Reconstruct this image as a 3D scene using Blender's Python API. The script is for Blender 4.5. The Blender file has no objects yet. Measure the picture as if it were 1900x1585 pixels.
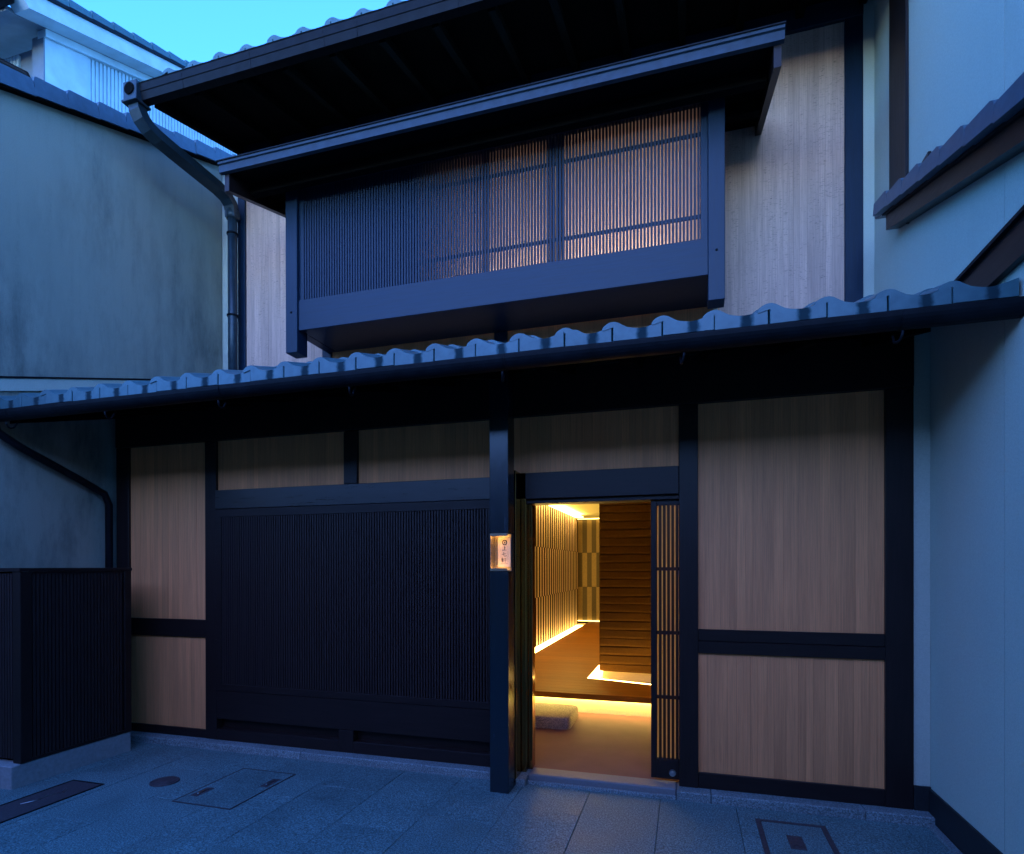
import bpy, bmesh, math, random
from mathutils import Vector, Matrix
random.seed(7)
C = bpy.context.scene.collection
SC = bpy.context.scene

# ------------------------------------------------------------------ camera
cam_d = bpy.data.cameras.new('camera')
cam = bpy.data.objects.new('camera', cam_d)
C.objects.link(cam)
yaw, pitch, roll = math.radians(16.52355), math.radians(-0.12848), math.radians(-0.10629)
fw = Vector((-math.sin(yaw)*math.cos(pitch), math.cos(yaw)*math.cos(pitch), math.sin(pitch)))
r0 = Vector((math.cos(yaw), math.sin(yaw), 0)); u0 = r0.cross(fw)
rr = math.cos(roll)*r0 + math.sin(roll)*u0
uu = -math.sin(roll)*r0 + math.cos(roll)*u0
M = Matrix((rr, uu, -fw)).transposed().to_4x4()
M.translation = Vector((0, -4.0, 1.5))
cam.matrix_world = M
cam_d.sensor_width = 36.0
cam_d.lens = 1083.8/1900*36
cam_d.shift_y = (1053.98-792.5)/1900
cam_d.clip_start = 0.05
cam_d.clip_end = 2000
SC.camera = cam

# ------------------------------------------------------------------ sky, sun, exposure
SUN_EL, SUN_AZ = math.radians(10.0), math.radians(180)      # soft afterglow from across the street
w = bpy.data.worlds.new('World'); SC.world = w; w.use_nodes = True
nt = w.node_tree; nt.nodes.clear()
sky = nt.nodes.new('ShaderNodeTexSky'); sky.sky_type = 'NISHITA'; sky.sun_disc = False
sky.sun_elevation = SUN_EL; sky.sun_rotation = SUN_AZ
sky.air_density = 1.0; sky.dust_density = 0.2; sky.ozone_density = 6.0
tint = nt.nodes.new('ShaderNodeMix'); tint.data_type = 'RGBA'; tint.blend_type = 'MULTIPLY'
tint.inputs['Factor'].default_value = 1.0
tint.inputs['B'].default_value = (0.76, 1.17, 1.66, 1)         # the camera's tungsten white balance
bg = nt.nodes.new('ShaderNodeBackground'); bg.inputs['Strength'].default_value = 0.124
wo = nt.nodes.new('ShaderNodeOutputWorld')
nt.links.new(sky.outputs[0], tint.inputs['A'])
nt.links.new(tint.outputs['Result'], bg.inputs['Color'])
nt.links.new(bg.outputs[0], wo.inputs[0])

sun_d = bpy.data.lights.new('sun', 'SUN'); sun_d.energy = 0.125; sun_d.angle = math.radians(90)
sun_d.color = (1.0, 0.42, 0.24)
sun = bpy.data.objects.new('sun', sun_d); C.objects.link(sun)
sun.rotation_euler = (math.radians(90-15), 0, 0)
sun.location = (0, -8, 6)
SC.view_settings.view_transform = 'Standard'
SC.view_settings.look = 'None'
SC.view_settings.exposure = 3.0
SC.view_settings.gamma = 1.0
SC.view_settings.use_curve_mapping = False
SC.cycles.use_denoising = True
SC.cycles.max_bounces = 8
SC.cycles.sample_clamp_indirect = 4.0

# ------------------------------------------------------------------ materials
def mat(name):
    m = bpy.data.materials.new(name); m.use_nodes = True
    n = m.node_tree; b = n.nodes['Principled BSDF']
    return m, n, b
def N(n, t, **kw):
    x = n.nodes.new(t)
    for k, v in kw.items(): setattr(x, k, v)
    return x
def coords(n, scale=(1,1,1), space='Object', shift=True):
    """object coordinates, stretched, with a per-object shift so copies differ"""
    tc = N(n, 'ShaderNodeTexCoord'); mp = N(n, 'ShaderNodeMapping')
    mp.inputs['Scale'].default_value = scale
    if shift:
        oi = N(n, 'ShaderNodeObjectInfo'); ml = N(n, 'ShaderNodeMath', operation='MULTIPLY')
        ml.inputs[1].default_value = 37.0
        n.links.new(oi.outputs['Random'], ml.inputs[0])
        n.links.new(ml.outputs[0], mp.inputs['Location'])
    n.links.new(tc.outputs[space], mp.inputs['Vector'])
    return mp.outputs[0]
def noise(n, vec, scale, detail=4, rough=.55):
    x = N(n, 'ShaderNodeTexNoise'); x.inputs['Scale'].default_value = scale
    x.inputs['Detail'].default_value = detail; x.inputs['Roughness'].default_value = rough
    n.links.new(vec, x.inputs['Vector']); return x.outputs['Fac']
def ramp(n, fac, stops):
    x = N(n, 'ShaderNodeValToRGB'); cr = x.color_ramp
    while len(cr.elements) < len(stops): cr.elements.new(.5)
    for e, (p, c) in zip(cr.elements, stops):
        e.position = p; e.color = (c, c, c, 1) if isinstance(c, (int, float)) else (*c, 1)
    n.links.new(fac, x.inputs['Fac']); return x.outputs['Color']
def mix(n, a, b, fac, mode='MIX'):
    x = N(n, 'ShaderNodeMix'); x.data_type = 'RGBA'; x.blend_type = mode
    for s, v in (('A', a), ('B', b)):
        if isinstance(v, tuple): x.inputs[s].default_value = (*v, 1)
        else: n.links.new(v, x.inputs[s])
    if isinstance(fac, float): x.inputs['Factor'].default_value = fac
    else: n.links.new(fac, x.inputs['Factor'])
    return x.outputs['Result']
def bump(n, b, h, strength, dist):
    x = N(n, 'ShaderNodeBump'); x.inputs['Strength'].default_value = strength
    x.inputs['Distance'].default_value = dist
    n.links.new(h, x.inputs['Height']); n.links.new(x.outputs[0], b.inputs['Normal'])
def vary(n, col, lo, hi):
    """multiply a colour by a per-object random brightness"""
    oi = N(n, 'ShaderNodeObjectInfo')
    f = ramp(n, oi.outputs['Random'], [(0, lo), (1, hi)])
    return mix(n, col, f, 1.0, 'MULTIPLY')

def m_dark_wood(name, col, rough, stretch, spec=.25, bmp=.12):
    m, n, b = mat(name)
    v = coords(n, stretch)
    g = noise(n, v, 6, 6, .65)
    c = ramp(n, g, [(.25, tuple(x*.65 for x in col)), (.75, tuple(x*1.3 for x in col))])
    n.links.new(c, b.inputs['Base Color'])
    r = ramp(n, g, [(.2, rough-.06), (.8, rough+.08)]); n.links.new(r, b.inputs['Roughness'])
    b.inputs['Specular IOR Level'].default_value = spec
    bump(n, b, g, bmp, .002)
    return m
HEADER = m_dark_wood('polished_header_beam', (.0125, .0085, .0085), .3, (.8, 14, 14), .6, .03)
DW_V = m_dark_wood('dark_stained_timber_upright', (.0165, .0092, .0085), .38, (14, 14, .8))
DW_H = m_dark_wood('dark_stained_timber_lying', (.0165, .0092, .0085), .38, (.8, 14, 14))
DW_D = m_dark_wood('dark_stained_timber_deep', (.0165, .0092, .0085), .38, (14, .8, 14))
UP_V = m_dark_wood('upper_timber_skylit_upright', (.003, .014, .032), .42, (14, 14, .8), .3)  # same timber as below, with the blue sky reflection put into its colour
UP_H = m_dark_wood('upper_timber_skylit_lying', (.003, .014, .032), .42, (.8, 14, 14), .3)
UP_SLAT = m_dark_wood('upper_slat_skylit', (.010, .020, .040), .45, (20, 20, 1))
DW_SLAT = m_dark_wood('dark_stained_slat', (.027, .0165, .016), .42, (20, 20, 1))
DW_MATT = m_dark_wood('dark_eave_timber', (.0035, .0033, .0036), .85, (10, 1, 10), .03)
LACQUER = m_dark_wood('dark_lacquered_post', (.004, .010, .016), .22, (14, 14, .8), .7, .0)

def m_cedar(name, a, bcol, hewn):
    m, n, b = mat(name)
    v = coords(n, (30, 30, .9))
    g = noise(n, v, 2.2, 7, .7)
    c = ramp(n, g, [(.25, a), (.55, bcol), (.8, tuple(x*.82 for x in a))])
    v2 = coords(n, (3, 3, .5)); g2 = noise(n, v2, 1.5, 3)
    c = mix(n, c, ramp(n, g2, [(.3, .86), (.7, 1.1)]), 1.0, 'MULTIPLY')
    fg = noise(n, coords(n, (110, 110, 1.6)), 1.6, 4, .75)
    c = mix(n, c, ramp(n, fg, [(.3, (.78, .76, .76)), (.62, 1.08)]), 1.0, 'MULTIPLY')
    c = vary(n, c, .90, 1.07)
    h = g
    if hewn:
        v3 = coords(n, (11, 11, 60)); k = noise(n, v3, 3.0, 2)
        k2 = ramp(n, k, [(.60, 0.0), (.66, 1.0)])
        v4 = coords(n, (1, 1, .8)); zone = ramp(n, noise(n, v4, 2.4, 2), [(.35, .1), (.6, 1)])
        f = mix(n, k2, zone, 1.0, 'MULTIPLY')
        c = mix(n, c, tuple(x*.55 for x in a), f)
    n.links.new(c, b.inputs['Base Color']); b.inputs['Roughness'].default_value = .62
    bump(n, b, h, .25, .003)
    return m
CEDAR = m_cedar('cedar_board', (.66, .225, .078), (.75, .27, .098), False)
CEDAR_HEWN = m_cedar('hewn_cedar_board', (.52, .305, .225), (.61, .365, .27), True)

def m_stucco(name, col, stain, stain_amt):
    m, n, b = mat(name)
    v = coords(n, (1, 1, 1), shift=False)
    fine = noise(n, v, 160, 3, .7)
    c = mix(n, tuple(x*.88 for x in col), tuple(x*1.08 for x in col), ramp(n, fine, [(.3, 0.0), (.7, 1.0)]))
    big = noise(n, coords(n, (.5, 1.6, .5), shift=False), 2.0, 8, .72)
    blot = noise(n, coords(n, (1, 1, .8), shift=False), .55, 2)
    f = mix(n, ramp(n, big, [(.43, 0.0), (.66, stain_amt)]), ramp(n, blot, [(.38, .12), (.58, 1.0)]), 1.0, 'MULTIPLY')
    c = mix(n, c, stain, f)
    if stain_amt > .5:
        drip = noise(n, coords(n, (1, 7, .45), shift=False), 2.6, 6, .7)
        grit = noise(n, coords(n, (1, 1, 1), shift=False), 55, 4, .8)
        d2 = mix(n, ramp(n, drip, [(.52, 0.0), (.74, .32)]), ramp(n, grit, [(.40, 0.0), (.62, 1.0)]), 1.0, 'MULTIPLY')
        c = mix(n, c, stain, d2)
    n.links.new(c, b.inputs['Base Color']); b.inputs['Roughness'].default_value = .9
    b.inputs['Specular IOR Level'].default_value = .2
    bump(n, b, fine, .5, .004)
    return m
STUCCO_L = m_stucco('weathered_stucco', (.31, .30, .235), (.09, .095, .085), .75)
STUCCO_R = m_stucco('clean_stucco', (.49, .49, .40), (.40, .40, .32), .4)

def m_plain(name, col, rough=.6, metal=0.0, nscale=40, amp=.15, bumps=.1, spec=.5):
    m, n, b = mat(name)
    v = coords(n); g = noise(n, v, nscale, 5)
    c = ramp(n, g, [(.3, tuple(x*(1-amp) for x in col)), (.7, tuple(x*(1+amp) for x in col))])
    n.links.new(c, b.inputs['Base Color'])
    b.inputs['Roughness'].default_value = rough; b.inputs['Metallic'].default_value = metal
    b.inputs['Specular IOR Level'].default_value = spec
    if bumps: bump(n, b, g, bumps, .003)
    return m
GUTTER = m_plain('dark_gutter_metal', (.006, .007, .0095), .5, 0, 12, .35, .05, .10)
PIPE = m_plain('downpipe_metal', (.018, .032, .042), .36, .1, 10, .25, .03, .35)
IRON = m_plain('rusty_iron', (.062, .046, .052), .6, .2, 60, .35, .4)
BRONZE = m_plain('dark_bronze_jamb', (.38, .21, .075), .14, 1.0, 3, .06, 0)
STEEL = m_plain('brushed_steel', (.55, .55, .55), .3, 1.0, 50, .1, .03)
BRASS = m_plain('lit_metal_lining', (.30, .22, .14), .35, .6, 50, .1, .03)
PLASTER = m_plain('warm_plaster', (.62, .52, .36), .85, 0, 90, .06, .1)
CEILING = m_plain('pale_ceiling_plaster', (.84, .84, .50), .85, 0, 90, .05, .1)
OCHRE_BOUNCE = m_plain('ochre_bounce_wall', (.66, .40, .19), .9, 0, 60, .08, .1)  # warm tone picked to bounce light from the added houses onto the facade
HALL_DARK = m_plain('hall_backing', (.010, .006, .004), .95, 0, 60, .2, .0, .0)
WHITE_PAINT = m_plain('flaking_white_paint', (.50, .58, .60), .7, 0, 3, .16, .1)
ZINC = m_plain('corrugated_white_metal', (.46, .56, .60), .5, 0, 4, .10, .05)
WHITE_SOFFIT = m_plain('grey_soffit', (.16, .18, .21), .8, 0, 5, .12, .05)
ROOF_METAL = m_plain('canopy_sheet_metal', (.013, .027, .044), .5, .0, 14, .25, .05, .3)
PLINTH = m_plain('black_plinth_paint', (.010, .010, .012), .6, 0, 30, .3, .1)
CONCRETE = m_plain('grey_concrete', (.24, .25, .25), .85, 0, 45, .14, .3)

def m_tile(name, trough_band):
    m, n, b = mat(name)
    v = coords(n); g = noise(n, v, 22, 5)
    c = ramp(n, g, [(.3, (.040, .098, .112)), (.7, (.060, .132, .146))])
    if trough_band:                                  # darker, duller band along the trough of each tile
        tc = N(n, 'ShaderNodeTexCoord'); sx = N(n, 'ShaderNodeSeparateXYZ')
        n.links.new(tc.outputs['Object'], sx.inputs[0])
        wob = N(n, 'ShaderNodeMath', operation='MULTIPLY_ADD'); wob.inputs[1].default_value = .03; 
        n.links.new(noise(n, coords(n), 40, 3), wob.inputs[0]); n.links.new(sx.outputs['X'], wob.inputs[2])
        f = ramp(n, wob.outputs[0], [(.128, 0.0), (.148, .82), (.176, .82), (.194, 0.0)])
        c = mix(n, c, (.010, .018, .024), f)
    c = vary(n, c, .9, 1.06)
    n.links.new(c, b.inputs['Base Color'])
    b.inputs['Roughness'].default_value = .42; b.inputs['Specular IOR Level'].default_value = .4
    if trough_band:
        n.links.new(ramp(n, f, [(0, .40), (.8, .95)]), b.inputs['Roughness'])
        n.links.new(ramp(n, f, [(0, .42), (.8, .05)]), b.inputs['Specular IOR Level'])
    bump(n, b, g, .08, .002)
    return m
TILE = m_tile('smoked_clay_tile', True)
TILE_PLAIN = m_tile('smoked_clay_tile_plain', False)
TILE_DARK = m_plain('dark_glazed_tile', (.055, .085, .115), .42, 0, 20, .15, .03)

def m_granite(name, col, warm=0.0, speck=.5):
    m, n, b = mat(name)
    v = coords(n, (1, 1, 1), shift=True)
    fine = noise(n, v, 120, 2, .85)
    big = noise(n, coords(n), 3.5, 5)
    c = ramp(n, fine, [(.36, tuple(x*(1-speck*1.3) for x in col)), (.5, col), (.64, tuple(min(1, x*(1+2.2*speck)) for x in col))])
    c = mix(n, c, ramp(n, big, [(.3, .84), (.7, 1.08)]), 1.0, 'MULTIPLY')
    c = vary(n, c, .93, 1.05)
    n.links.new(c, b.inputs['Base Color'])
    n.links.new(ramp(n, big, [(.3, .5), (.7, .75)]), b.inputs['Roughness'])
    bump(n, b, fine, .35, .003)
    return m
PAVE = m_granite('paving_granite', (.088, .155, .158))
KERB = m_granite('kerb_granite', (.15, .185, .19), speck=.4)
STEPSTONE = m_granite('stepping_stone_granite', (.26, .19, .15), speck=.45)
THRESH = m_plain('threshold_stone', (.16, .155, .16), .6, 0, 120, .12, .15)
GROUND = m_plain('asphalt', (.05, .05, .052), .85, 0, 120, .3, .4)

def hue_slats(m):
    n = m.node_tree; b = n.nodes['Principled BSDF']; src = b.inputs['Base Color'].links[0].from_socket
    oi = N(n, 'ShaderNodeObjectInfo')
    f = ramp(n, oi.outputs['Random'], [(0, (.62, .6, .6)), (.35, (1, .95, .8)), (.7, (.95, .80, .95)), (1, (1.0, .98, .9))])
    n.links.new(mix(n, src, f, 1.0, 'MULTIPLY'), b.inputs['Base Color'])
def m_floor():
    m, n, b = mat('hall_oak_floor')
    g = noise(n, coords(n, (1.2, 22, 22), shift=True), 2.2, 6, .7)
    c = ramp(n, g, [(.3, (.19, .062, .003)), (.7, (.33, .118, .006))])
    c = vary(n, c, .85, 1.1)
    n.links.new(c, b.inputs['Base Color']); b.inputs['Roughness'].default_value = .42; b.inputs['Specular IOR Level'].default_value = .2
    bump(n, b, g, .08, .001); return m
OAK = m_floor()
DOMA = m_plain('polished_mortar_floor', (.155, .068, .070), .7, 0, 5, .10, .05, .2)
SLAT_LIGHT = m_plain('pale_hall_slat', (.44, .36, .31), .8, 0, 30, .15, .0, .1)
hue_slats(SLAT_LIGHT)
STRIPE_LIGHT = m_plain('gilt_stripe_board', (.24, .17, .075), .5, .1, 60, .2, .1)
STRIPE_DARK = m_plain('olive_stripe_board', (.075, .055, .028), .7, 0, 60, .2, .1)
def m_earth():
    m, n, b = mat('rough_earth_plaster')
    v = coords(n); f = noise(n, v, 130, 5, .75)
    c = ramp(n, f, [(.3, (.055, .026, .006)), (.7, (.15, .072, .015))])
    c = vary(n, c, .88, 1.1)
    n.links.new(c, b.inputs['Base Color']); b.inputs['Roughness'].default_value = .95
    b.inputs['Specular IOR Level'].default_value = .1
    bump(n, b, f, .9, .012); return m
EARTH = m_earth()
def m_emit(name, col, s):
    m = bpy.data.materials.new(name); m.use_nodes = True; n = m.node_tree; n.nodes.clear()
    e = n.nodes.new('ShaderNodeEmission'); e.inputs[0].default_value = (*col, 1); e.inputs[1].default_value = s
    o = n.nodes.new('ShaderNodeOutputMaterial'); n.links.new(e.outputs[0], o.inputs[0]); return m
WARM = (1.0, .63, .15)
LED = m_emit('warm_led', WARM, 3.4)
LED_STEP = m_emit('warm_led_under_step', (1.0, .72, .19), 6.0)
LED_FRONT = m_emit('warm_led_front', WARM, 3.8)
LED_THIN = m_emit('warm_led_thin', WARM, 1.2)
LED_SIGN = m_emit('sign_led', (1.0, .60, .22), 9.0)
def m_glass():
    m, n, b = mat('door_glass')
    b.inputs['Base Color'].default_value = (.42, .36, .31, 1); b.inputs['Roughness'].default_value = .02
    b.inputs['Transmission Weight'].default_value = .6; b.inputs['IOR'].default_value = 1.45
    return m
GLASS = m_glass()
def m_paper():
    m = bpy.data.materials.new('shoji_paper'); m.use_nodes = True; n = m.node_tree; n.nodes.clear()
    d = n.nodes.new('ShaderNodeBsdfDiffuse'); d.inputs[0].default_value = (.75, .68, .6, 1)
    t = n.nodes.new('ShaderNodeBsdfTranslucent'); t.inputs[0].default_value = (.8, .7, .58, 1)
    mx = n.nodes.new('ShaderNodeMixShader'); mx.inputs[0].default_value = .5
    o = n.nodes.new('ShaderNodeOutputMaterial')
    n.links.new(d.outputs[0], mx.inputs[1]); n.links.new(t.outputs[0], mx.inputs[2]); n.links.new(mx.outputs[0], o.inputs[0])
    return m
PAPER = m_paper()
def m_pane():
    m, n, b = mat('frosted_pane')
    t = n.nodes.new('ShaderNodeBsdfTranslucent'); t.inputs[0].default_value = (.95, .85, .72, 1)
    b.inputs['Base Color'].default_value = (.10, .09, .085, 1); b.inputs['Roughness'].default_value = .12
    mx = n.nodes.new('ShaderNodeMixShader'); mx.inputs[0].default_value = .72
    n.links.new(b.outputs[0], mx.inputs[1]); n.links.new(t.outputs[0], mx.inputs[2])
    n.links.new(mx.outputs[0], n.nodes['Material Output'].inputs[0]); return m
PANE = m_pane()
PLAQUE = m_plain('cream_plaque', (.66, .44, .25), .6, 0, 80, .05, 0)
INK = m_plain('black_ink', (.02, .014, .010), .7, 0, 80, .1, 0)

# ------------------------------------------------------------------ building helpers
WORLD = {}                       # object -> world position of its origin
def link(o, parent, pos):
    C.objects.link(o)
    if parent is not None:
        o.parent = parent; o.location = Vector(pos) - WORLD[parent]
    else: o.location = pos
    WORLD[o] = Vector(pos)
    return o
def thing(name, label, cat, pos, group=None):
    o = bpy.data.objects.new(name, None); o.empty_display_size = .2
    link(o, None, pos); o['label'] = label; o['category'] = cat
    if group: o['group'] = group
    return o
def node(name, parent, pos):
    o = bpy.data.objects.new(name, None); o.empty_display_size = .1
    return link(o, parent, pos)
def tag(o, label, cat, group=None):
    o['label'] = label; o['category'] = cat
    if group: o['group'] = group
    return o
def mesh(name, verts, faces, m, smooth=False):
    me = bpy.data.meshes.new(name); me.from_pydata(verts, [], faces); me.materials.append(m)
    bm = bmesh.new(); bm.from_mesh(me); bmesh.ops.recalc_face_normals(bm, faces=bm.faces)
    bm.to_mesh(me); bm.free()
    if smooth:
        for p in me.polygons: p.use_smooth = True
    me.update(); return me
CACHE = {}
def box_mesh(sx, sy, sz, m, bev=0.0):
    k = (round(sx, 4), round(sy, 4), round(sz, 4), m.name, bev)
    if k in CACHE: return CACHE[k]
    bm = bmesh.new(); bmesh.ops.create_cube(bm, size=1)
    bmesh.ops.scale(bm, vec=(sx, sy, sz), verts=bm.verts)
    if bev: bmesh.ops.bevel(bm, geom=bm.edges[:], offset=bev, segments=1, affect='EDGES')
    me = bpy.data.meshes.new('box'); bm.to_mesh(me); bm.free(); me.materials.append(m)
    CACHE[k] = me; return me
def box(name, x0, x1, y0, y1, z0, z1, m, parent=None, bev=0.0, rot=None):
    me = box_mesh(abs(x1-x0), abs(y1-y0), abs(z1-z0), m, bev)
    o = bpy.data.objects.new(name, me)
    link(o, parent, ((x0+x1)/2, (y0+y1)/2, (z0+z1)/2))
    if rot: o.rotation_euler = rot
    return o
def multibox(name, boxes, m, parent, bev=0.0):
    """several boxes that make one piece; origin at the first box's middle"""
    x0, x1, y0, y1, z0, z1 = boxes[0]
    c = Vector(((x0+x1)/2, (y0+y1)/2, (z0+z1)/2))
    bm = bmesh.new()
    for (x0, x1, y0, y1, z0, z1) in boxes:
        t = bmesh.new(); bmesh.ops.create_cube(t, size=1)
        bmesh.ops.scale(t, vec=(x1-x0, y1-y0, z1-z0), verts=t.verts)
        bmesh.ops.translate(t, vec=Vector(((x0+x1)/2, (y0+y1)/2, (z0+z1)/2))-c, verts=t.verts)
        if bev: bmesh.ops.bevel(t, geom=t.edges[:], offset=bev, segments=1, affect='EDGES')
        tm = bpy.data.meshes.new('t'); t.to_mesh(tm); t.free(); bm.from_mesh(tm); bpy.data.meshes.remove(tm)
    me = bpy.data.meshes.new(name); bm.to_mesh(me); bm.free(); me.materials.append(m)
    o = bpy.data.objects.new(name, me); return link(o, parent, c)
def prism(name, pts, axis, a0, a1, m, parent, origin=None, smooth=False):
    """closed outline extruded along an axis. axis 'X': pts are (y,z); 'Y': (x,z); 'Z': (x,y)"""
    def P(p, a):
        return {'X': (a, p[0], p[1]), 'Y': (p[0], a, p[1]), 'Z': (p[0], p[1], a)}[axis]
    n = len(pts)
    V = [Vector(P(p, a0)) for p in pts] + [Vector(P(p, a1)) for p in pts]
    c = Vector(origin) if origin else sum(V, Vector())/len(V)
    F = [list(range(n)), list(range(2*n-1, n-1, -1))] + [[i, (i+1) % n, n+(i+1) % n, n+i] for i in range(n)]
    me = mesh(name, [v-c for v in V], F, m)
    o = bpy.data.objects.new(name, me); return link(o, parent, c)
def tube(name, path, rad, m, parent, seg=10, square=None):
    """swept round (or rectangular: square=(half width, half depth)) pipe along a path"""
    path = [Vector(p) for p in path]; c = path[0]
    V, F = [], []; prev = None
    for i, p in enumerate(path):
        d = (path[min(i+1, len(path)-1)] - path[max(i-1, 0)]).normalized()
        ref = Vector((1, 0, 0)) if abs(d.x) < .9 else Vector((0, 1, 0))
        if prev is not None: ref = prev
        b = d.cross(ref).normalized(); a = b.cross(d).normalized(); prev = a
        if square:
            hw, hd = square
            ring = [(hw, hd), (-hw, hd), (-hw, -hd), (hw, -hd)]
        else:
            r = rad[i] if isinstance(rad, list) else rad
            ring = [(r*math.cos(2*math.pi*k/seg), r*math.sin(2*math.pi*k/seg)) for k in range(seg)]
        V += [p - c + a*s + b*t for s, t in ring]
    k = len(ring)
    for i in range(len(path)-1):
        F += [[i*k+j, i*k+(j+1) % k, (i+1)*k+(j+1) % k, (i+1)*k+j] for j in range(k)]
    F += [list(range(k)), list(range((len(path)-1)*k, len(path)*k))]
    me = mesh(name, V, F, m, smooth=not square)
    o = bpy.data.objects.new(name, me); return link(o, parent, c)
def boards(panel, x0, x1, z0, z1, y, m, widths=(.042, .055, .07), th=.012):
    """vertical boards fixed side by side, each a piece of its own"""
    x = x0
    while x < x1-1e-4:
        wd = random.choice(widths)
        if x1-(x+wd) < min(widths)*.8: wd = x1-x
        dy = random.uniform(-.0011, .0011)
        box('board', x+.0004, x+wd-.0004, y+dy, y+dy+th, z0, z1, m, panel)
        x += wd

# ------------------------------------------------------------------ the ground
ground = box('ground', -400, 400, -400, 400, -.30, -.06, GROUND); ground['kind'] = 'structure'
pavement = box('pavement', -5.4, 1.75, -6.6, -.02, -.055, -.012, PLINTH); pavement['kind'] = 'structure'
col = 0; x = -5.16
while x < 1.36:
    xa, xb = x, min(x+.455, 1.36)
    y = -.105; ln = (.42, .9, .66)[col % 3]
    while y > -6.5:
        L = ln
        dz = random.uniform(-.0012, .0012)
        box('paving_slab', xa+.0015, xb-.0015, y-L+.0015, y-.0015, -.012, dz, PAVE, pavement, .002)
        y -= L; ln = .9
    x += .455; col += 1

# ------------------------------------------------------------------ the townhouse
house = thing('townhouse', 'dark timber two storey townhouse with lattice windows, cedar panels and a lit open doorway', 'house', (-1.8, 0, 0))
YF, YB = -.012, .10          # front and back of the ground floor framing
def post(x0, x1, z0, z1, y0=YF, y1=YB): return box('post', x0, x1, y0, y1, z0, z1, DW_V, house, .003)
def beam(x0, x1, z0, z1, y0=YF+.004, y1=YB): return box('beam', x0, x1, y0, y1, z0, z1, DW_H, house, .003)
# ground floor posts
post(-4.86, -4.72, .055, 2.56); post(-3.885, -3.77, .055, 2.56); post(-.04, .08, .055, 2.56)
post(1.15, 1.296, .055, 2.56)
post(-2.55, -2.43, 2.145, 2.55)
beam(-4.86, 1.296, 2.562, 2.875, -.02, .12)
multibox('inner_wall', [(-4.86, 1.296, .122, .16, 2.56, 2.92), (-4.90, -4.865, .2, 9.9, 0, 2.8), (-4.90, -4.86, 1.47, 9.9, 2.8, 5.6), (1.30, 1.34, 1.2, 9.9, 0, 5.6), (-4.9, 1.34, 9.8, 9.9, 0, 6.5)], DW_MATT, house)
# wooden side closing the gap to the neighbour
def panel(x0, x1, z0, z1, y=.012, m=CEDAR, **kw):
    p = box('wall_panel', x0, x1, y+.016, y+.06, z0, z1, DW_MATT, house)
    boards(p, x0, x1, z0, z1, y, m, **kw)
panel(-4.72, -3.885, 1.055, 2.56); panel(-4.72, -3.885, .125, .905)
beam(-4.72, -3.885, .905, 1.055); beam(-4.72, -3.885, .055, .125)
panel(.08, 1.15, 1.09, 2.56); panel(.08, 1.15, .155, .935)
beam(.08, 1.15, .935, 1.012); beam(.08, 1.15, 1.014, 1.09, YF+.008); beam(.08, 1.15, .055, .155)
panel(-3.77, -2.55, 2.145, 2.56); panel(-2.43, -1.25, 2.145, 2.56); panel(-1.25, -.04, 2.16, 2.56)
# lattice window
box('beam', -3.77, -1.12, -.02, YB, 1.985, 2.143, HEADER, house, .003)
lat = multibox('lattice_window', [(-3.77, -1.25, -.016, .03, 1.918, 1.983), (-3.77, -1.25, -.016, .03, .47, .522),
      (-3.77, -3.715, -.016, .03, .522, 1.918), (-1.365, -1.25, -.016, .03, .522, 1.918)], DW_H, house, .002)
box('backing', -3.715, -1.365, .035, .06, .50, 1.94, DW_MATT, lat)
for zz in (.85, 1.22, 1.59): box('rail', -3.715, -1.365, .016, .03, zz, zz+.03, DW_SLAT, lat)
n = 105
for i in range(n):
    xc = -3.715 + (i+.5)*(2.35/n)
    box('slat', xc-.0062, xc+.0062, -.010, .012, .522, 1.918, DW_SLAT, lat)
beam(-3.77, -1.25, .23, .468, -.010)
post(-2.60, -2.47, .055, .228, -.014, .1)
box('vent_sill', -3.77, -2.60, -.014, .1, .055, .145, DW_H, house, .003)
box('vent_sill', -2.47, -1.25, -.014, .1, .055, .145, DW_H, house, .003)
box('vent_board', -3.77, -1.25, .055, .10, .145, .23, DW_H, house)
# entrance: projecting post with the sign niche cut in it, jambs, lintel, sliding door
px0, px1, py0, py1 = -1.248, -1.118, -.318, -.175
nz0, nz1 = 1.47, 1.722
multibox('post', [(px0, px1, py0, py1, 0, nz0), (px0, px1, py0, py1, nz1, 2.80), (px0, px1, -.222, py1, nz0, nz1)], LACQUER, house, .0025)
for (a, b, c, d, e) in ((-1.19, -1.112, .02, -.160, -.045), (-1.18, -1.075, .05, -.030, .020), (-1.18, -1.045, .062, .030, .110)):
    box('door_jamb', a, b, d, e, c, 2.16, BRONZE, house, .003)
beam(-1.118, -.04, 1.975, 2.158, -.03, .16)
box('door_track', -1.112, -.04, .0, .15, 1.945, 1.973, DW_H, house, .002)
# sliding door leaf, pushed open behind the door post
dx0, dx1, dy0, dy1 = -.222, -.02, .028, .062
door = multibox('sliding_door', [(dx0, -.183, dy0, dy1, .082, 1.944), (-.183, dx1, dy0, dy1, 1.908, 1.944), (-.183, dx1, dy0, dy1, .082, .212)], DW_V, house, .002)
for zz in (.613, 1.045, 1.472): box('rail', -.183, dx1, dy0+.008, dy1-.004, zz, zz+.022, DW_H, door)
for k in range(6):
    xs = -.183 + .0125 + k*.0272
    box('slat', xs, xs+.0175, dy0+.003, dy1-.008, .212, 1.908, DW_V, door)
box('pane', -.183, dx1, dy1-.006, dy1-.003, .212, 1.908, PANE, door)
bm = bmesh.new(); bmesh.ops.create_cone(bm, cap_ends=True, segments=24, radius1=.023, radius2=.02, depth=.016)
bmesh.ops.rotate(bm, cent=(0, 0, 0), matrix=Matrix.Rotation(math.radians(90), 3, 'X'), verts=bm.verts)
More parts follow.
